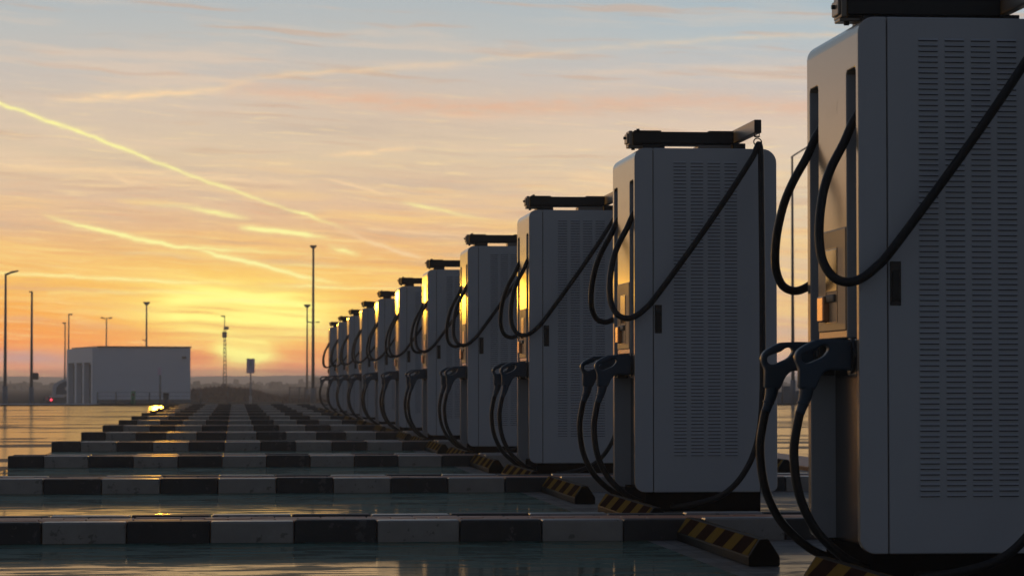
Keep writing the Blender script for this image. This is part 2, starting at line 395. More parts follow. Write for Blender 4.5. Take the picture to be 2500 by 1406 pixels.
def copy_tree(o, parent=None):
    c = o.copy(); COL.objects.link(c)
    if parent: c.parent = parent
    for ch in list(o.children): copy_tree(ch, c)
    return c
def B(): return bmesh.new()

# ------------------------------------------------------------------ ground
def zg(Y):
    if Y <= 80: return 0.0
    if Y <= 200: return -.8 * (Y - 80) / 120
    return -.8
bm = B()
rows = [-60, 0, 40, 80.0]
def strip(bm, ys, xs):
    g = [[bm.verts.new((x, y, zg(y))) for x in xs] for y in ys]
    for i in range(len(ys) - 1):
        for j in range(len(xs) - 1): bm.faces.new((g[i][j], g[i][j + 1], g[i + 1][j + 1], g[i + 1][j]))
strip(bm, rows, [-300, -60, 0, 60, 300])
tag(obj('ground', bm, M['ground']), kind='structure')
bm = B(); strip(bm, [80, 110, 140, 170, 200, 400, 900, 1500, 2300], [-1300, -300, -60, 0, 60, 300, 1300])
tag(obj('field', bm, M['field']), kind='structure')
# pale strip of concrete apron and the kerb edge where the parking surface stops
bm = B()
for (x0, x1, y0, y1) in [(-30, -5.6, 112, 150)]:
    v = [bm.verts.new((x, y, zg(y) + .012)) for x, y in ((x0, y0), (x1, y0), (x1 - 1.5, y1), (x0, y1))]; bm.faces.new(v)
tag(obj('pavement', bm, M['pale']), kind='structure')
# hills
bm = B()
xs = [-1300 + 20 * i for i in range(131)]; ys = [1500, 1700, 1900, 2100, 2290]
g = []
for yi, y in enumerate(ys):
    row = []
    for x in xs:
        h = (0, 2.6, 4.6, 5.6, 5.9)[yi] * (1 + .10 * math.sin(x * .011 + 1.2) + .07 * math.sin(x * .031) + .05 * math.sin(x * .083 + yi))
        h += (random.random() * .35 if yi > 1 else 0)
        row.append(bm.verts.new((x, y, -.8 + h)))
    g.append(row)
for i in range(4):
    for j in range(130):
        bm.faces.new((g[i][j], g[i][j + 1], g[i + 1][j + 1], g[i + 1][j]))
tag(obj('hill', bm, M['hill']), kind='structure')

# ------------------------------------------------------------------ row layout
SP = 5.2                     # distance between chargers along the row
Y0 = 9.045                   # near side of the first charger
XF = 2.0605                  # plane of their front faces
KY0 = 11.666                  # front of the first kerb island
IX0, IX1 = -1.777, 3.92      # ends of the islands
IDEP, IH = .60, .0946
NCH, NKB = 11, 13

# green painted bays, grey paving under the chargers, brown strip behind them
bm = B(); bp_ = B()
for k in range(-1, NKB):
    ya = KY0 + SP * (k - 1) + IDEP + .02; yb = KY0 + SP * k - .01
    ya = max(ya, 2.0)
    if k == -1: continue
    v = [bm.verts.new(p) for p in ((IX0 + .02, ya, .004), (1.735, ya, .004), (1.735, yb, .004), (IX0 + .02, yb, .004))]; bm.faces.new(v)
    v = [bp_.verts.new(p) for p in ((1.735, ya, .004), (4.31, ya, .004), (4.31, yb, .004), (1.735, yb, .004))]; bp_.faces.new(v)
tag(obj('parking_bay', bm, M['green']), kind='structure')
tag(obj('paving', bp_, M['pave']), kind='structure')
bm = B(); box(bm, 4.33, 4.90, 2, 79, -.05, .035)
tag(obj('footpath', bm, M['paver'], bevel=.006), kind='structure')

# ------------------------------------------------------------------ kerb islands
ORD = ['first', 'second', 'third', 'fourth', 'fifth', 'sixth', 'seventh', 'eighth', 'ninth', 'tenth', 'eleventh', 'twelfth', 'thirteenth']
isl = thing('kerb_island', 'x', 'kerb', (0, KY0, 0), group='black and white kerb islands between the parking bays')
def stone_row(y0, y1):
    bm = B(); x = IX0; i = 0
    while x < IX1 - .05:
        x2 = min(x + (.284 if i == 0 else .348), IX1)
        dy = random.uniform(-.005, .005); dz = random.uniform(-.003, .003)
        box(bm, x + .002, x2 - .002, y0 + dy, y1 + dy, -.05, IH + dz, (1, 0)[i % 2]); x = x2; i += 1
    return bm
obj('kerbstone', stone_row(0, .10), [M['kerbw'], M['kerbb']], isl, .008)
obj('kerbstone', stone_row(IDEP - .10, IDEP), [M['kerbw'], M['kerbb']], isl, .008)
bm = B()
yy = .104
nx = int((IX1 - IX0 - .1) / .2)
for j in range(4):
    ya = .104 + j * .0905
    for i in range(nx + 1):
        xa = IX0 + .05 + i * .2 - (.1 if j % 2 else 0); xb = min(xa + .196, IX1 - .03); xa = max(xa, IX0 + .03)
        if xb - xa > .03: box(bm, xa, xb, ya, ya + .088, -.05, IH - .006 + random.uniform(-.0015, .0015))
obj('paving_block', bm, M['paver'], isl, .003, 1)
islands = [isl]
for k in range(1, NKB):
    c = copy_tree(isl); c.location.y = KY0 + SP * k; islands.append(c)
for k, c in enumerate(islands):
    c['label'] = (('black and white painted kerb island in front of the largest charger' if k == 99 else
                  '%s black and white kerb island counting back from the camera' % ORD[k]))

# ------------------------------------------------------------------ wheel stops
def stop_mesh():
    w2, h, L = .0575, .098, 1.66
    prof = [(-w2, 0), (w2, 0), (w2, .035), (.016, h), (-.016, h), (-w2, .035)]
    bm = B(); prism(bm, prof, 0, L, 0)
    return bm
def wheel_stop(loc, label):
    t = thing('wheel_stop', label, 'wheel stop', loc, group='black and yellow wheel stops beside the chargers')
    o = obj('rubber_block', STOP_ME[0], None, t); o.modifiers.new('bevel', 'BEVEL').width = .004
    obj('reflective_stripes', STOP_ME[1], None, t); obj('reflective_stripes', STOP_ME[2], None, t)
    return t
bmA = stop_mesh()
def slope(s):
    b = B(); off = .0025
    p0, p1 = Vector((s * .0575, 0, .035)), Vector((s * .016, 0, .098)); d = (p1 - p0)
    nrm = Vector((s * d.z, 0, -s * d.x)).normalized(); nrm = nrm if nrm.z > 0 else -nrm
    a = p0 + d * .04; c = p1 - d * .04
    v = []
    for q in (a, c):
        for y in (.03, 1.63):
            for o_ in (-.001, off): v.append(q + nrm * o_ + Vector((0, y, 0)))
    vs = [b.verts.new(p) for p in v]
    for f in ((1, 3, 7, 5), (0, 4, 6, 2), (0, 1, 5, 4), (2, 6, 7, 3), (0, 2, 3, 1), (4, 5, 7, 6)): b.faces.new([vs[i] for i in f])
    return b
STOP_ME = [mesh('rubber_block', bmA, M['stopb']), mesh('reflective_stripes', slope(-1), M['stripe']), mesh('reflective_stripes', slope(1), M['stripe'])]
for k in range(NCH):
    yb = Y0 + SP * k
    who = 'largest charger' if k == 0 else '%s charger of the row' % ORD[k]
    wheel_stop((1.918, yb + .93, .004), 'striped wheel stop just past the front face of the %s' % who)
    wheel_stop((1.918, yb - 1.70, .004), 'striped wheel stop on the near side of the %s' % who)
wheel_stop((4.06, Y0 + SP * 2 + .8, .004), 'wheel stop behind the chargers, seen in the gap beside the brown footpath')

# ------------------------------------------------------------------ chargers
CW, CD, CT, CB = .85, .766, 1.934, .09
CS = (.978, .976, .968); CZ = .0169
ch = thing('charging_station', 'x', 'charging station', (XF, Y0, CZ), group='white charging stations standing in a row'); ch.scale = CS
# front shell with two cable channels and an open niche below
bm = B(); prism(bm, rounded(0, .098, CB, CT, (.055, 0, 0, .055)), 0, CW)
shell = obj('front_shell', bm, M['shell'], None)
def cut(bmc):
    c = obj('cutter', bmc, M['core']); m = shell.modifiers.new('cut', 'BOOLEAN'); m.operation = 'DIFFERENCE'; m.object = c; m.solver = 'EXACT'
    return c
def yz_prism(bm, y0, y1, z0, z1, r, x0, x1):
    pts = rounded(y0, y1, z0, z1, (0, 0, r, r))
    a = [bm.verts.new((x0, p[0], p[1])) for p in pts]; b = [bm.verts.new((x1, p[0], p[1])) for p in pts]
    n = len(pts); bm.faces.new(a); bm.faces.new(b[::-1])
    for i in range(n): bm.faces.new((a[i], b[i], b[(i + 1) % n], a[(i + 1) % n]))
    bmesh.ops.recalc_face_normals(bm, faces=bm.faces[:])
cutters = []
for (y0, y1) in ((.037, .187), (.650, .800)):
    b = B(); yz_prism(b, y0, y1, .70, 1.766, .022, -.2, .3); cutters.append(cut(b))
b = B(); box(b, -.2, .3, .037, .800, -.5, .832); bmesh.ops.recalc_face_normals(b, faces=b.faces[:]); cutters.append(cut(b))
bpy.context.view_layer.update()
me = bpy.data.meshes.new_from_object(shell.evaluated_get(bpy.context.evaluated_depsgraph_get()))
for c in cutters: bpy.data.objects.remove(c)
shell.modifiers.clear(); shell.data = me; me.name = 'front_shell'
me.materials.clear(); me.materials.append(M['shell'])
shell.parent = ch
bv = shell.modifiers.new('bevel', 'BEVEL'); bv.width = .004; bv.segments = 2; bv.limit_method = 'ANGLE'; bv.angle_limit = R(50)
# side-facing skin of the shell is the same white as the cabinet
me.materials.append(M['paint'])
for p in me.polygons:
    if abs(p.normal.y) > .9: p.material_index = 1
bm = B(); box(bm, .102, .672, 0, CW, CB, CT); obj('cabinet', bm, M['paint'], ch, .004)
bm = B(); prism(bm, rounded(.676, CD, CB, CT, (0, .035, .075, 0)), 0, CW); obj('rear_cover', bm, M['paint'], ch, .004)
bm = B(); box(bm, .092, .70, .012, CW - .012, CB + .01, CT - .012); obj('inner_frame', bm, M['core'], ch)
bm = B(); box(bm, .06, .68, .03, CW - .03, -.0174, CB + .012); obj('plinth', bm, M['plinth'], ch, .003)
# louvred vents, near and far side
def louvres(side):
    bm = B(); y = 0 if side < 0 else CW; s = side
    for x0 in (.208, .300, .391, .482):
        for r_ in range(85):
            z = 1.855 - r_ * .01866; d = .0055
            v = [bm.verts.new(p) for p in ((x0, y - s * .001, z + .0085), (x0 + .071, y - s * .001, z + .0085), (x0 + .069, y + s * d, z), (x0 + .002, y + s * d, z),
                                            (x0 + .002, y - s * .001, z), (x0 + .069, y - s * .001, z))]
            for f in ((0, 1, 2, 3), (3, 2, 5, 4), (0, 3, 4), (1, 5, 2)): bm.faces.new([v[i] for i in f]).material_index = 0
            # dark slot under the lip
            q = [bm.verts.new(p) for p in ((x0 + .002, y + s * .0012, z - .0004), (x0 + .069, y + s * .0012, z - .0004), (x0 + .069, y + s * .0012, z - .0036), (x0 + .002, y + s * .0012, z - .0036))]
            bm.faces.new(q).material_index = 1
    return bm
obj('vent_grille', louvres(-1), [M['paint'], M['core']], ch)
obj('vent_grille', louvres(1), [M['paint'], M['core']], ch)
# recessed door handles on the two sides
for (ya, yb) in ((-.003, .004), (CW - .004, CW + .003)):
    bm = B(); box(bm, .107, .146, ya, yb, .940, 1.092)
    h = obj('door_handle', bm, M['core'], ch, .002)
    bm = B(); s = -1 if ya < 0 else 1; yc = ya if s < 0 else yb
    box(bm, .113, .140, min(yc, yc + s * .004), max(yc, yc + s * .004), .955, 1.060); obj('lever', bm, M['black'], h, .003)
# control console
bm = B(); box(bm, -.004, .02, .192, .645, .857, 1.222)
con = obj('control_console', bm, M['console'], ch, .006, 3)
bm = B(); box(bm, -.0065, 0, .325, .505, 1.000, 1.152); obj('screen', bm, M['screen'], con, .002)
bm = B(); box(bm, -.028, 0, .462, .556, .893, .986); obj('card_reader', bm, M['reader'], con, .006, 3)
for k in range(5):
    bm = B(); y = .36 + k * .027
    cyl(bm, (-.008, y, .962), (-.008, y, .990), .0085, n=10); obj('status_light', bm, M['bronze'], con, .004)
bm = B()
for (ya, yb, za, zb) in ((.325, .505, 1.153, 1.1555), (.325, .505, .8885, .891), (.5055, .508, .891, 1.153), (.322, .3245, .891, 1.153)):
    box(bm, -.0055, -.001, ya, yb, za, zb)
obj('panel_seam', bm, M['core'], con)
# faint raised lettering, too low in contrast to be read
bm = B()
for (y, z, a, L) in ((.50, 1.655, 12, .035), (.47, 1.652, -14, .030), (.435, 1.650, 0, .022), (.405, 1.652, 8, .034), (.375, 1.650, 0, .024), (.345, 1.652, 0, .036)):
    c, s = math.cos(R(a)), math.sin(R(a))
    p = Vector((-.0001, y, z)); u = Vector((0, s, c)) * L / 2; n_ = Vector((0, c, -s)) * .003
    f = [bm.verts.new(p + d) for d in (-u - n_, u - n_, u + n_, -u + n_)]
    g_ = [bm.verts.new(v.co + Vector((-.0002, 0, 0))) for v in f]
    bm.faces.new(g_)
    for i in range(4): bm.faces.new((f[i], f[(i + 1) % 4], g_[(i + 1) % 4], g_[i]))
box(bm, -.0002, .001, .33, .515, 1.632, 1.675)
obj('raised_lettering', bm, M['shell'], ch)
# socket collars, connectors, cables
OUT = [(.02, .8215), (-.072, .826), (-.129, .823), (-.155, .812), (-.171, .803), (-.186, .793), (-.196, .781), (-.201, .766), (-.199, .752), (-.194, .741), (-.1865, .722),
       (-.187, .6616), (-.182, .656), (-.137, .652), (-.132, .655), (-.126, .664), (-.115, .690), (-.108, .701), (-.099, .711), (-.088, .7175), (-.076, .7197), (-.0155, .718), (.02, .715)]
HOLE = [(-.180, .763), (-.178, .770), (-.171, .775), (-.129, .790), (-.112, .802), (-.098, .806), (-.088, .803), (-.084, .794), (-.087, .783), (-.098, .769), (-.110, .761),
        (-.150, .744), (-.163, .742), (-.173, .746), (-.179, .753)]
def fill_curve(loops, ext, bev):
    cu = bpy.data.curves.new('outline', 'CURVE'); cu.dimensions = '2D'; cu.fill_mode = 'BOTH'; cu.extrude = ext; cu.bevel_depth = bev; cu.bevel_resolution = 3
    for lp in loops:
        s = cu.splines.new('POLY'); s.points.add(len(lp) - 1); s.use_cyclic_u = True
        for i, p in enumerate(lp): s.points[i].co = (p[0], p[1], 0, 1)
    o = bpy.data.objects.new('outline', cu); COL.objects.link(o)
    bpy.context.view_layer.update()
    me = bpy.data.meshes.new_from_object(o.evaluated_get(bpy.context.evaluated_depsgraph_get()))
    bpy.data.objects.remove(o); return me
def shrink(lp, d):
    out = []; n = len(lp)
    for i in range(n):
        a, b, c = Vector(lp[i - 1]), Vector(lp[i]), Vector(lp[(i + 1) % n])
        n1 = Vector((-(b - a).y, (b - a).x)).normalized(); n2 = Vector((-(c - b).y, (c - b).x)).normalized()
        m = (n1 + n2).normalized(); out.append(tuple(b + m * d))
    return out
BEV = .010
gun_me = fill_curve([shrink(OUT, BEV), shrink(HOLE, BEV)], .016, BEV)
gun_me.name = 'charging_connector'
gun_me.transform(Matrix.Rotation(R(90), 4, 'X'))
gun_me.materials.clear(); gun_me.materials.append(M['gun'])
for p in gun_me.polygons: p.use_smooth = abs(p.normal.y) < .98
GUNS = (.112, .728)
for gy, side in zip(GUNS, (-1, 1)):
    o = obj('charging_connector', gun_me, None, ch); o.location = (0, gy, 0)
    bm = B(); tube(bm, spline([(-.157, 0, .664), (-.162, 0, .632), (-.171, 0, .602), (-.182, 0, .570)], 4), lambda t: .0265 - .0100 * min(1, t * 1.15), 14)
    cyl(bm, (-.1705, 0, .606), (-.172, 0, .600), .0215, n=14)
    obj('strain_relief', bm, M['gun'], o)
    bm = B(); cyl(bm, (-.010, 0, .769), (.02, 0, .769), .062, .066, n=24); obj('socket_collar', bm, M['black'], o, .003)
    bm = B(); box(bm, .0, .06, gy - .072, gy + .072, .700, .828); obj('connector_holder', bm, M['black'], ch, .006)
    bm = B()
    pts = [(-.182, gy, .575), (-.195, gy, .51), (-.2035, gy, .44), (-.196, gy, .34), (-.174, gy, .255), (-.13, gy, .17), (-.07, gy, .105), (0, gy + .01, .055), (.08, gy + .03, .028), (.16, gy + .05, .03)]
    tube(bm, spline(pts, 6), .0158, 14); obj('charging_cable', bm, M['rubber'], ch)
def loc(px, py, k, y):
    p = at(px, py, Y0 + SP * k + y * CS[1]); return ((p.x - XF) / CS[0], y, (p.z - CZ) / CS[2])
hose = [(.05, .115, 1.645)] + [loc(px, py, 0, y) for px, py, y in ((2083, 298, .113), (2060, 350, .11), (2030, 408, .10), (2011, 465, .08), (2001, 535, .055), (2001, 595, .035),
        (2010, 640, .015), (2034, 676, -.01), (2068, 689, -.024), (2102, 680, -.032), (2137, 654, -.042), (2180, 607, -.055))]
hose += [loc(px, py, 1, y) for px, py, y in ((1700, 590, -.11), (1780, 474, -.155), (1835, 388, -.185), (1847, 362, -.19), (1853, 352, -.19), (1857, 370, -.19), (1858, 420, -.19),
        (1860, 600, -.20), (1862, 800, -.21), (1862, 930, -.22), (1857, 1030, -.225), (1844, 1095, -.225), (1822, 1145, -.22), (1792, 1185, -.20), (1755, 1212, -.165), (1700, 1229, -.10), (1650, 1236, 0), (1640, 1232, .06))]
mir = [(p[0], CW - p[1], p[2]) for p in hose]
for hp in (hose, mir):
    bm = B(); tube(bm, spline(hp, 6), .0158, 14); obj('overhead_cable', bm, M['rubber'], ch)
# swinging boom
hk = loc(1848, 340, 1, -.19)
ZT = loc(1680, 322.5, 1, .36)[2]; ZB = loc(1680, 351, 1, .36)[2]; AT = loc(1848, 292.5, 1, -.215)[2]; AB = loc(1848, 326, 1, -.215)[2]
bm = B(); box(bm, .046, .600, .36, .48, ZB, ZT)
box(bm, .05, .20, .352, .488, ZT - .0005, ZT + .006); box(bm, .46, .601, .352, .488, ZT - .0005, ZT + .006); box(bm, .048, .588, .375, .465, ZB - .009, ZB + .001)
boom = obj('boom', bm, M['black'], ch, .004)
bm = B(); box(bm, .022, .0415, .355, .485, ZB - .01, ZT + .004); box(bm, .012, .0225, .368, .472, ZB, ZT - .010); box(bm, .020, .10, .375, .465, ZB - .023, ZB - .0095)
obj('end_cap', bm, M['bronze'], boom, .004)
for p, q, r_ in (((.075, .38, ZT + .004), (.075, .38, ZT + .016), .009), ((.075, .46, ZT + .004), (.075, .46, ZT + .016), .009), ((.05, .40, ZB - .035), (.05, .40, ZB - .022), .010), ((.0, .42, (ZT + ZB) / 2), (.0125, .42, (ZT + ZB) / 2), .008)):
    bm = B(); cyl(bm, p, q, r_, n=10); obj('bolt', bm, M['black'], boom)
bm = B(); box(bm, .095, .215, .33, .51, CT - .002, ZB - .0085); obj('front_mount', bm, M['black'], boom, .004)
bm = B(); box(bm, .40, .585, .34, .50, CT - .002, ZB - .0095); obj('rear_mount', bm, M['bronze'], boom, .004)
bm = B(); box(bm, .585, .70, .30, .55, CT - .002, 1.950); box(bm, .5905, .66, .33, .51, 1.949, ZB + .001); obj('pivot_block', bm, M['black'], boom, .003)
bm = B()
sect = rounded(hk[0] - .019, hk[0] + .019, AB, AT, (.007, .007, .004, .004), 2)
prism(bm, sect, -.215, 1.065); arm = obj('cross_arm', bm, M['bronze'], boom, .001)
for ya, yb in ((-.2185, -.2151), (1.0651, 1.0685)):
    bm = B(); box(bm, hk[0] - .0185, hk[0] + .0185, ya, yb, AB + .002, AT - .002); obj('arm_cap', bm, M['black'], arm, .001)
for s in (-1, 1):
    yk = -.19 if s < 0 else CW + .19
    bm = B(); X, Z = hk[0], hk[2]
    tube(bm, spline([(X - .013, yk, AB + .004), (X - .012, yk, Z + .02), (X, yk, Z + .004), (X + .012, yk, Z + .02), (X + .013, yk, AB + .004)], 5), .0022, 8)
    cyl(bm, (X - .016, yk, Z + .014), (X + .016, yk, Z + .014), .004, n=8)
    ring = [Vector((X + .004 + .021 * math.cos(2 * math.pi * i / 20), yk + .010 * math.sin(2 * math.pi * i / 20), Z - .016 + .021 * math.sin(2 * math.pi * i / 20))) for i in range(21)]
    tube(bm, ring, .0032, 8)
    obj('cable_hook', bm, M['black'], ch)
chargers = [ch]
for k in range(1, NCH):
    c = copy_tree(ch); c.location.y = Y0 + SP * k; chargers.append(c)
for k, c in enumerate(chargers):
    c['label'] = ('largest white charging station, cut off by the edge of the picture' if k == 0 else
                  'white charging station with its whole boom and hanging cable in view' if k == 1 else
                  'white charging station at the far end of the row, smallest of all' if k == NCH - 1 else
                  '%s white charging station counting back from the largest one' % ORD[k])

# ------------------------------------------------------------------ background
# low white building
D = 190.0
c0 = at(240, 986, D)
bld = thing('service_building', 'low grey white flat roofed building with three tall door recesses', 'building', (c0.x, D, zg(D)), R(13.5))
H = 3.78; WB, DB = 6.35, 9.8
bm = B(); box(bm, 0, WB, .0, DB, -.3, H); obj('wall', bm, M['wall'], bld)
bm = B(); box(bm, -.06, WB + .06, -.06, DB + .06, H, H + .10); obj('roof_edge', bm, M['lamp'], bld)
bm = B(); box(bm, -.42, -.003, 0, DB, 2.78, H - .02)
for y0, y1 in ((0, .5), (3.1, 3.7), (6.0, 6.7), (9.2, DB)): box(bm, -.42, -.003, y0, y1, -.3, 2.7795)
obj('porch', bm, M['wall'], bld)
for (y0, y1) in ((.5, 3.1), (3.7, 6.0), (6.7, 9.2)):
    bm = B(); box(bm, -.05, -.004, y0 + .05, y1 - .05, -.2, 2.65); d = obj('door', bm, M['dark'], bld)
    bm = B(); box(bm, -.08, -.051, y0 + .3, y0 + .36, .9, 1.3); obj('handle', bm, M['lamp'], d)
bm = B(); box(bm, 5.75, 6.0, -.25, -.01, 3.05, 3.18); obj('wall_light', bm, M['dark'], bld)
bm = B(); box(bm, -.02, WB + .02, -.03, -.003, -.2, .25); obj('base_course', bm, M['lamp'], bld)

def lamp_post(px, ytop, D, kind, label, r=.075, extra=None):
    base = zg(D); p = at(px, ytop, D); h = p.z - base
    t = thing('street_lamp', label, 'street lamp', (p.x, D, base), group='street lamps along the far edge')
    bm = B(); cyl(bm, (0, 0, -.1), (0, 0, h), r * 1.25, r * .7, 12); obj('pole', bm, M['lamp'], t)
    bm = B(); cyl(bm, (0, 0, -.05), (0, 0, .9), r * 1.9, r * 1.7, 12); obj('sleeve', bm, M['bluegrey'], t)
    m = D / F_PX
    if kind == 'right':
        bm = B(); cyl(bm, (0, 0, h - .05), (9 * m, 0, h + .02), r * .7, n=8); obj('arm', bm, M['lamp'], t)
        bm = B(); prism(bm, [(8 * m, h - .02), (30 * m, h + 5 * m), (30 * m, h + 8 * m), (10 * m, h + 5 * m)], -.12, .12); obj('lamp_head', bm, M['lamp'], t, .01)
    elif kind == 'left':
        bm = B(); box(bm, -7 * m, 2 * m, -.1, .1, h, h + 3 * m); obj('lamp_head', bm, M['lamp'], t, .02)
    elif kind == 'smallright':
        bm = B(); box(bm, -.05, 9 * m, -.1, .1, h - 1 * m, h + 2 * m); obj('lamp_head', bm, M['lamp'], t, .02)
    elif kind == 'double':
        for s in (-1, 1):
            bm = B(); prism(bm, [(s * .03, h - .1), (s * 8 * m, h - 2 * m + .1), (s * 14 * m, h + 1 * m), (s * 14 * m, h - 2 * m), (s * 8 * m, h - 3 * m)], -.08, .08); obj('lamp_head', bm, M['lamp'], t, .01)
    elif kind == 'cup':
        bm = B(); prism(bm, [(-3 * m, h - 7 * m), (3 * m, h - 7 * m), (8 * m, h - 2 * m), (8 * m, h + 1 * m), (-8 * m, h + 1 * m), (-8 * m, h - 2 * m)], -.15, .15); obj('lamp_head', bm, M['lamp'], t, .02)
    elif kind == 'angled':
        bm = B(); tube(bm, spline([(0, 0, h - .05), (.02, 0, h + .02), (.55, .0, h + .35), (1.0, 0, h + .62)], 4), r * .55, 8); obj('arm', bm, M['lamp'], t)
        bm = B(); box(bm, .95, 1.45, -.12, .12, h + .58, h + .68); obj('lamp_head', bm, M['lamp'], t, .02)
    if extra == 'box':
        bm = B(); q = at(85, 918, D); box(bm, .05, 17 * m, -.14, .14, q.z - base - 8.5 * m, q.z - base + 8.5 * m); obj('sign_box', bm, M['dark'], t, .06)
    if extra == 'bracket':
        bm = B(); q = at(px, 832, D).z - base; prism(bm, [(0, q - 2 * m), (-10 * m, q + 2 * m), (-10 * m, q + 4 * m), (0, q + 1 * m)], -.05, .05); obj('bracket', bm, M['lamp'], t)
    return t
lamp_post(14, 668, 140, 'right', 'tall lamp post with a slanted head at the picture edge')
lamp_post(78, 714, 150, 'left', 'lamp post with a rounded black box on its pole', extra='box')
lamp_post(159, 790, 235, 'left', 'shorter of the two thin lamp posts behind the building corner', .07)
lamp_post(168, 768, 225, 'smallright', 'taller of the two thin lamp posts behind the building corner', .07)
lamp_post(260, 775, 240, 'double', 'twin headed lamp post rising behind the low building', .07)
lamp_post(358, 738, 230, 'cup', 'lamp post with a small side bracket rising behind the low building', .085, extra='bracket')
lamp_post(765, 600, 165, 'cup', 'tallest dark lamp post standing before the smallest charger', .085)
lamp_post(750, 744, 225, 'cup', 'thin pale lamp post beside the tallest one', .075)
lamp_post(766, 785, 330, 'double', 'far twin headed lamp post half hidden behind the tallest one', .09)
lamp_post(1934, 383, 100, 'angled', 'lamp post with an angled arm between the two largest chargers', .055)

# lattice mast
D = 260.0; p = at(551, 772, D); zb = zg(D)
mast = thing('radio_mast', 'thin lattice mast with small antennas rising behind the reddish bushes', 'mast', (p.x - .1, D, zb))
h = p.z - zb; bm = B()
for i in range(3):
    a = i * 2.094; cyl(bm, (.22 * math.cos(a), .22 * math.sin(a), -.2), (.10 * math.cos(a), .10 * math.sin(a), h * .87), .045, .035, 6)
nb = 18
for j in range(nb):
    for i in range(3):
        a, b2 = i * 2.094, (i + 1) * 2.094; z0, z1 = h * .87 * j / nb, h * .87 * (j + 1) / nb
        r0, r1 = .22 - .12 * j / nb, .22 - .12 * (j + 1) / nb
        cyl(bm, (r0 * math.cos(a), r0 * math.sin(a), z0), (r1 * math.cos(b2), r1 * math.sin(b2), z1), .018, n=5)
obj('lattice', bm, M['lamp'], mast)
bm = B(); cyl(bm, (0, 0, h * .86), (0, 0, h), .04, n=8); box(bm, -.35, .05, -.06, .06, h - .05, h + .06); obj('top_pole', bm, M['lamp'], mast)
bm = B(); box(bm, -.02, .38, -.08, .08, h - 1.25, h - .95); obj('antenna', bm, M['lamp'], mast)
bm = B(); box(bm, -.22, .22, -.14, .14, h - 2.0, h - 1.45); obj('antenna', bm, M['lamp'], mast)
bm = B(); cyl(bm, (-.05, -.2, 1.2), (-.05, -.24, 1.25), .26, n=14); obj('dish', bm, M['lamp'], mast)

# parking sign
D = 150.0; a = at(602, 875, D); b = at(622, 911, D); zb = zg(D)
sg = thing('road_sign', 'tall rectangular grey sign on a pale post before the bushes', 'sign', ((a.x + b.x) / 2, D, zb))
bm = B(); cyl(bm, (0, .05, -.1), (0, .05, a.z - zb - .03), .04, .04, 10); cyl(bm, (0, .05, -.1), (0, .05, .42), .075, .07, 10); obj('post', bm, M['pale'], sg)
hw = (b.x - a.x) / 2; z1, z0 = a.z - zb, b.z - zb
bm = B(); box(bm, -hw, hw, -.03, 0, z0, z1); pl = obj('plate', bm, M['sign'], sg, .01)
bm = B(); box(bm, -hw * .9, hw * .9, -.036, -.031, z0 + (z1 - z0) * .33, z0 + (z1 - z0) * .37)
cyl(bm, (0, -.031, z1 - .18), (0, -.036, z1 - .18), .055, n=12); box(bm, -.05, .05, -.036, -.031, z1 - .42, z1 - .25); box(bm, -.09, .02, -.0365, -.0312, z1 - .34, z1 - .30)
obj('pictogram', bm, M['signm'], pl)

# bins
D = 150.0; p = at(325, 991, D)
bn = thing('green_bin', 'slim green bin with a white top before the building', 'bin', (p.x, D, zg(D)))
bm = B(); cyl(bm, (0, 0, -.02), (0, 0, .68), .135, .125, 16); obj('body', bm, M['greenbin'], bn)
bm = B(); cyl(bm, (0, 0, .681), (0, 0, .77), .12, .05, 16); obj('lid', bm, M['white'], bn)
bm = B(); box(bm, -.08, .08, -.145, -.12, .45, .55); obj('slot', bm, M['dark'], bn)
D = 148.0; p = at(405, 992, D)
bn = thing('litter_bin', 'squat black litter bin before the building', 'bin', (p.x, D, zg(D)))
bm = B(); cyl(bm, (0, 0, -.02), (0, 0, .50), .13, .165, 16); obj('body', bm, M['stopb'], bn)
bm = B(); cyl(bm, (0, 0, .501), (0, 0, .58), .175, .16, 16); obj('lid', bm, M['stopb'], bn)
D = 155.0; p = at(391, 990, D)
sp_ = thing('slim_post', 'slim grey post with a small plate before the building wall', 'post', (p.x, D, zg(D)))
q = at(391, 897, D).z - zg(D)
bm = B(); cyl(bm, (0, 0, -.05), (0, 0, q), .055, .05, 10); obj('pole', bm, M['bluegrey'], sp_)
bm = B(); box(bm, -.13, .05, -.09, -.056, q - .42, q); obj('plate', bm, M['sign'], sp_, .02)

# low wire fence before the building and bushes
D = 145.0
fn = thing('wire_fence', 'low thin wire fence running before the building and bushes', 'fence', (0, D, zg(D)))
xa, xb = at(236, 980, D).x, at(560, 980, D).x
for px in (238, 283, 365, 490, 556):
    x = at(px, 980, D).x; bm = B(); cyl(bm, (x, 0, -.05), (x, 0, .62), .035, n=8); obj('post', bm, M['lamp'], fn)
bm = B()
for z in (.2, .4, .6): cyl(bm, (xa, 0, z), (xb, 0, z), .008, n=5)
obj('wire', bm, M['lamp'], fn)
D = 180.0
gt = thing('mesh_gate', 'grey mesh gate panels beside the tallest lamp post', 'gate', (0, D, zg(D)))
xa, xb = at(706, 980, D).x, at(800, 980, D).x; hh = at(700, 944, D).z - zg(D)
for px in (707, 731, 745, 771, 799):
    x = at(px, 980, D).x; bm = B(); cyl(bm, (x, 0, -.05), (x, 0, hh), .045, n=8); obj('gate_post', bm, M['lamp'], gt)
bm = B(); n = 44
for i in range(n + 1):
    x = xa + (xb - xa) * i / n; cyl(bm, (x, 0, .05), (x, 0, hh - .03), .009, n=4)
for z in (.06, .5, hh - .03): cyl(bm, (xa, 0, z), (xb, 0, z), .02, n=5)
obj('mesh_panel', bm, M['lamp'], gt)
D = 112.0
fb = thing('panel_fence', 'blue grey panel fence seen in the gap between the two largest chargers', 'fence', (0, D, zg(D)))
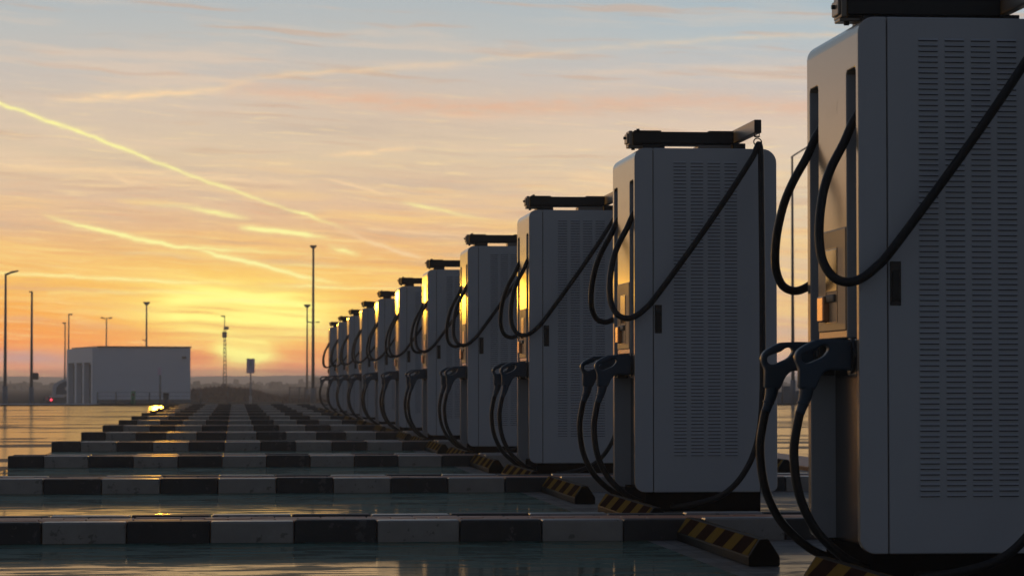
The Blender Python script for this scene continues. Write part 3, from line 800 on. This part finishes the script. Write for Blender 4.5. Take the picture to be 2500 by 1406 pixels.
for i, px in enumerate((1860, 1885, 1910, 1935, 1960, 1985, 2010)):
    x = at(px, 980, D).x
    bm = B(); cyl(bm, (x, 0, -.05), (x, 0, .86), .03, n=8); obj('post', bm, M['lamp'], fb)
    if px < 2010:
        x2 = at(px + 25, 980, D).x; hgt = (.62, .5, .74, .55, .66, .6)[i]
        bm = B(); box(bm, x + .035, x2 - .035, -.015, .015, .05, hgt); obj('panel', bm, M['bluegrey'], fb)

# lorry half hidden by the building
D = 206.0; m = D / F_PX; zb = zg(D); p = at(105, 988, D)
tk = thing('lorry', 'white lorry cab with dark glass and a lit red lamp beside the building corner', 'lorry', (p.x, D, zb))
def lp(px, py):
    q = at(px, py, D); return (q.x - p.x, q.z - zb)
bm = B(); prism(bm, [lp(*q) for q in ((128, 966), (129, 944), (132, 938), (141, 931), (154, 926), (166, 923.5), (184, 923), (184, 966))], -.45, .45)
cabo = obj('cab', bm, M['white'], tk, .02)
bm = B(); prism(bm, [lp(*q) for q in ((137.5, 963), (139, 945.5), (146, 937), (157, 931.5), (168, 929), (182, 928.5), (182, 963))], -.47, -.44)
obj('window', bm, M['glass'], cabo, .01)
bm = B(); x0, z0 = lp(160, 952); x1, z1 = lp(165, 944); box(bm, x0, x1, -.62, -.50, z0, z1); obj('wing_mirror', bm, M['white'], cabo, .02)
bm = B(); x0, z0 = lp(121, 970); x1, z1 = lp(157, 966); box(bm, x0, x1, -.50, .50, z0, z1 - .01); obj('bumper', bm, M['white'], tk, .03)
bm = B(); x0, z0 = lp(106, 986); x1, z1 = lp(200, 970.5); box(bm, x0, x1, -.46, .46, z0, z1); obj('chassis', bm, M['dark'], tk, .05)
bm = B(); x0, z0 = lp(141, 986.5); x1, z1 = lp(163, 977); box(bm, x0, x1, -.52, -.465, z0, z1); obj('side_locker', bm, M['lamp'], tk, .02)
bm = B(); x0, z0 = lp(184.5, 970); x1, z1 = lp(330, 922); box(bm, x0, x1, -.5, .5, z0, z1); obj('cargo_box', bm, M['white'], tk, .02)
for px, py, mt, r in ((126, 975.5, 'red', .085), (115, 972, 'dimred', .13)):
    x, z = lp(px, py); bm = B(); cyl(bm, (x, -.47, z), (x, -.53, z), r, n=14); obj('tail_lamp', bm, M[mt], tk)
for px in (120, 172, 300):
    x, z = lp(px, 981)
    for y in (-.38, .38):
        bm = B(); cyl(bm, (x, y - .10, .20), (x, y + .10, .20), .20, n=18); wl = obj('wheel', bm, M['stopb'], tk)
        bm = B(); cyl(bm, (x, y - .11, .20), (x, y + .11, .20), .10, n=12); obj('rim', bm, M['lamp'], wl)

# reddish bare bushes right of the building: one mass of twigs
def bush(name, label, D, px0, px1, prof, count, seed, mat):
    rnd = random.Random(seed); zb = zg(D)
    x0, x1 = at(px0, 980, D).x, at(px1, 980, D).x
    t = thing(name, label, 'bush', ((x0 + x1) / 2, D, zb)); cx = (x0 + x1) / 2
    bm = B()
    for i in range(count):
        u = rnd.random(); x = x0 + (x1 - x0) * u
        top = at(0, prof(px0 + (px1 - px0) * u), D).z - zb
        y = rnd.uniform(-1.6, 1.6); top *= (1 - .25 * abs(y) / 1.6) * rnd.uniform(.80, 1.10)
        z = top * (rnd.random() ** .55)
        d = Vector((rnd.gauss(0, .45), rnd.gauss(0, .45), 1)).normalized(); L = rnd.uniform(.15, .38); wd = rnd.uniform(.012, .04)
        s = d.cross(Vector((rnd.gauss(0, 1), rnd.gauss(0, 1), .1))).normalized() * wd
        c = Vector((x - cx, y, max(0, z - L * .7)))
        v = [bm.verts.new(q) for q in (c - s, c + s, c + d * L + s * .3, c + d * L - s * .3)]; bm.faces.new(v)
    obj('foliage', bm, mat, t)
    bm = B()
    for i in range(30):
        x = rnd.uniform(x0, x1) - cx; cyl(bm, (x, rnd.uniform(-.8, .8), -.1), (x + rnd.gauss(0, .15), rnd.uniform(-.8, .8), .6), .04, .015, 5)
    obj('stem', bm, mat, t)
def interp(tb):
    def f(x):
        for (a, ya), (b, yb) in zip(tb, tb[1:]):
            if x <= b: return ya + (yb - ya) * max(0, (x - a)) / (b - a)
        return tb[-1][1]
    return f
bush('bush', 'wide reddish brown bare bush beside the low building', 215, 452, 640, interp([(452, 948), (500, 944), (545, 940), (600, 944), (640, 954)]), 9000, 3, M['twig'])
bush('bush', 'lower tapering end of the reddish bushes beyond the sign', 218, 610, 705, interp([(610, 952), (640, 956), (680, 966), (705, 978)]), 3500, 5, M['twig'])
bush('bush', 'low dark scrub under the mesh gate', 200, 690, 800, interp([(690, 978), (720, 974), (760, 976), (800, 974)]), 3000, 8, M['twig'])

# distant tree line on the fields
bm = B(); rnd = random.Random(11)
for i in range(1500):
    Yt = rnd.uniform(600, 900); x = rnd.uniform(-110, 330)
    hgt = 1.0 + 1.0 * (.5 + .5 * math.sin(x * .09)) * rnd.random() + (1.2 if rnd.random() < .05 else 0)
    for k in range(2):
        a = rnd.random() * 6.28; r = rnd.uniform(.8, 2.2); z = -.8 + hgt * rnd.uniform(.3, 1)
        v = [bm.verts.new((x + r * math.cos(a), Yt + r * math.sin(a), -.9)), bm.verts.new((x - r * math.cos(a), Yt - r * math.sin(a), -.9)),
             bm.verts.new((x - r * .6 * math.cos(a), Yt - r * .6 * math.sin(a), z)), bm.verts.new((x + r * .5 * math.cos(a), Yt + r * .5 * math.sin(a), z + .2))]
        bm.faces.new(v)
tag(obj('treeline', bm, M['field']), 'low hazy line of scrub and trees across the far fields', 'treeline', kind='stuff')

# ------------------------------------------------------------------ evening haze
bm = B(); box(bm, -1350, 1350, -70, 2320, -2.0, 9.8)
hz = bpy.data.materials.new('evening_haze'); hz.use_nodes = True; t = NT(hz.node_tree); t.n.clear()
pv = t.n.new('ShaderNodeVolumePrincipled'); pv.inputs['Color'].default_value = (.93, .95, 1.0, 1); pv.inputs['Density'].default_value = .0011
pv.inputs['Anisotropy'].default_value = .62
o_ = t.n.new('ShaderNodeOutputMaterial'); t.l.new(pv.outputs[0], o_.inputs['Volume'])
tag(obj('haze', bm, hz), 'thin evening haze over the fields', 'haze', kind='stuff')
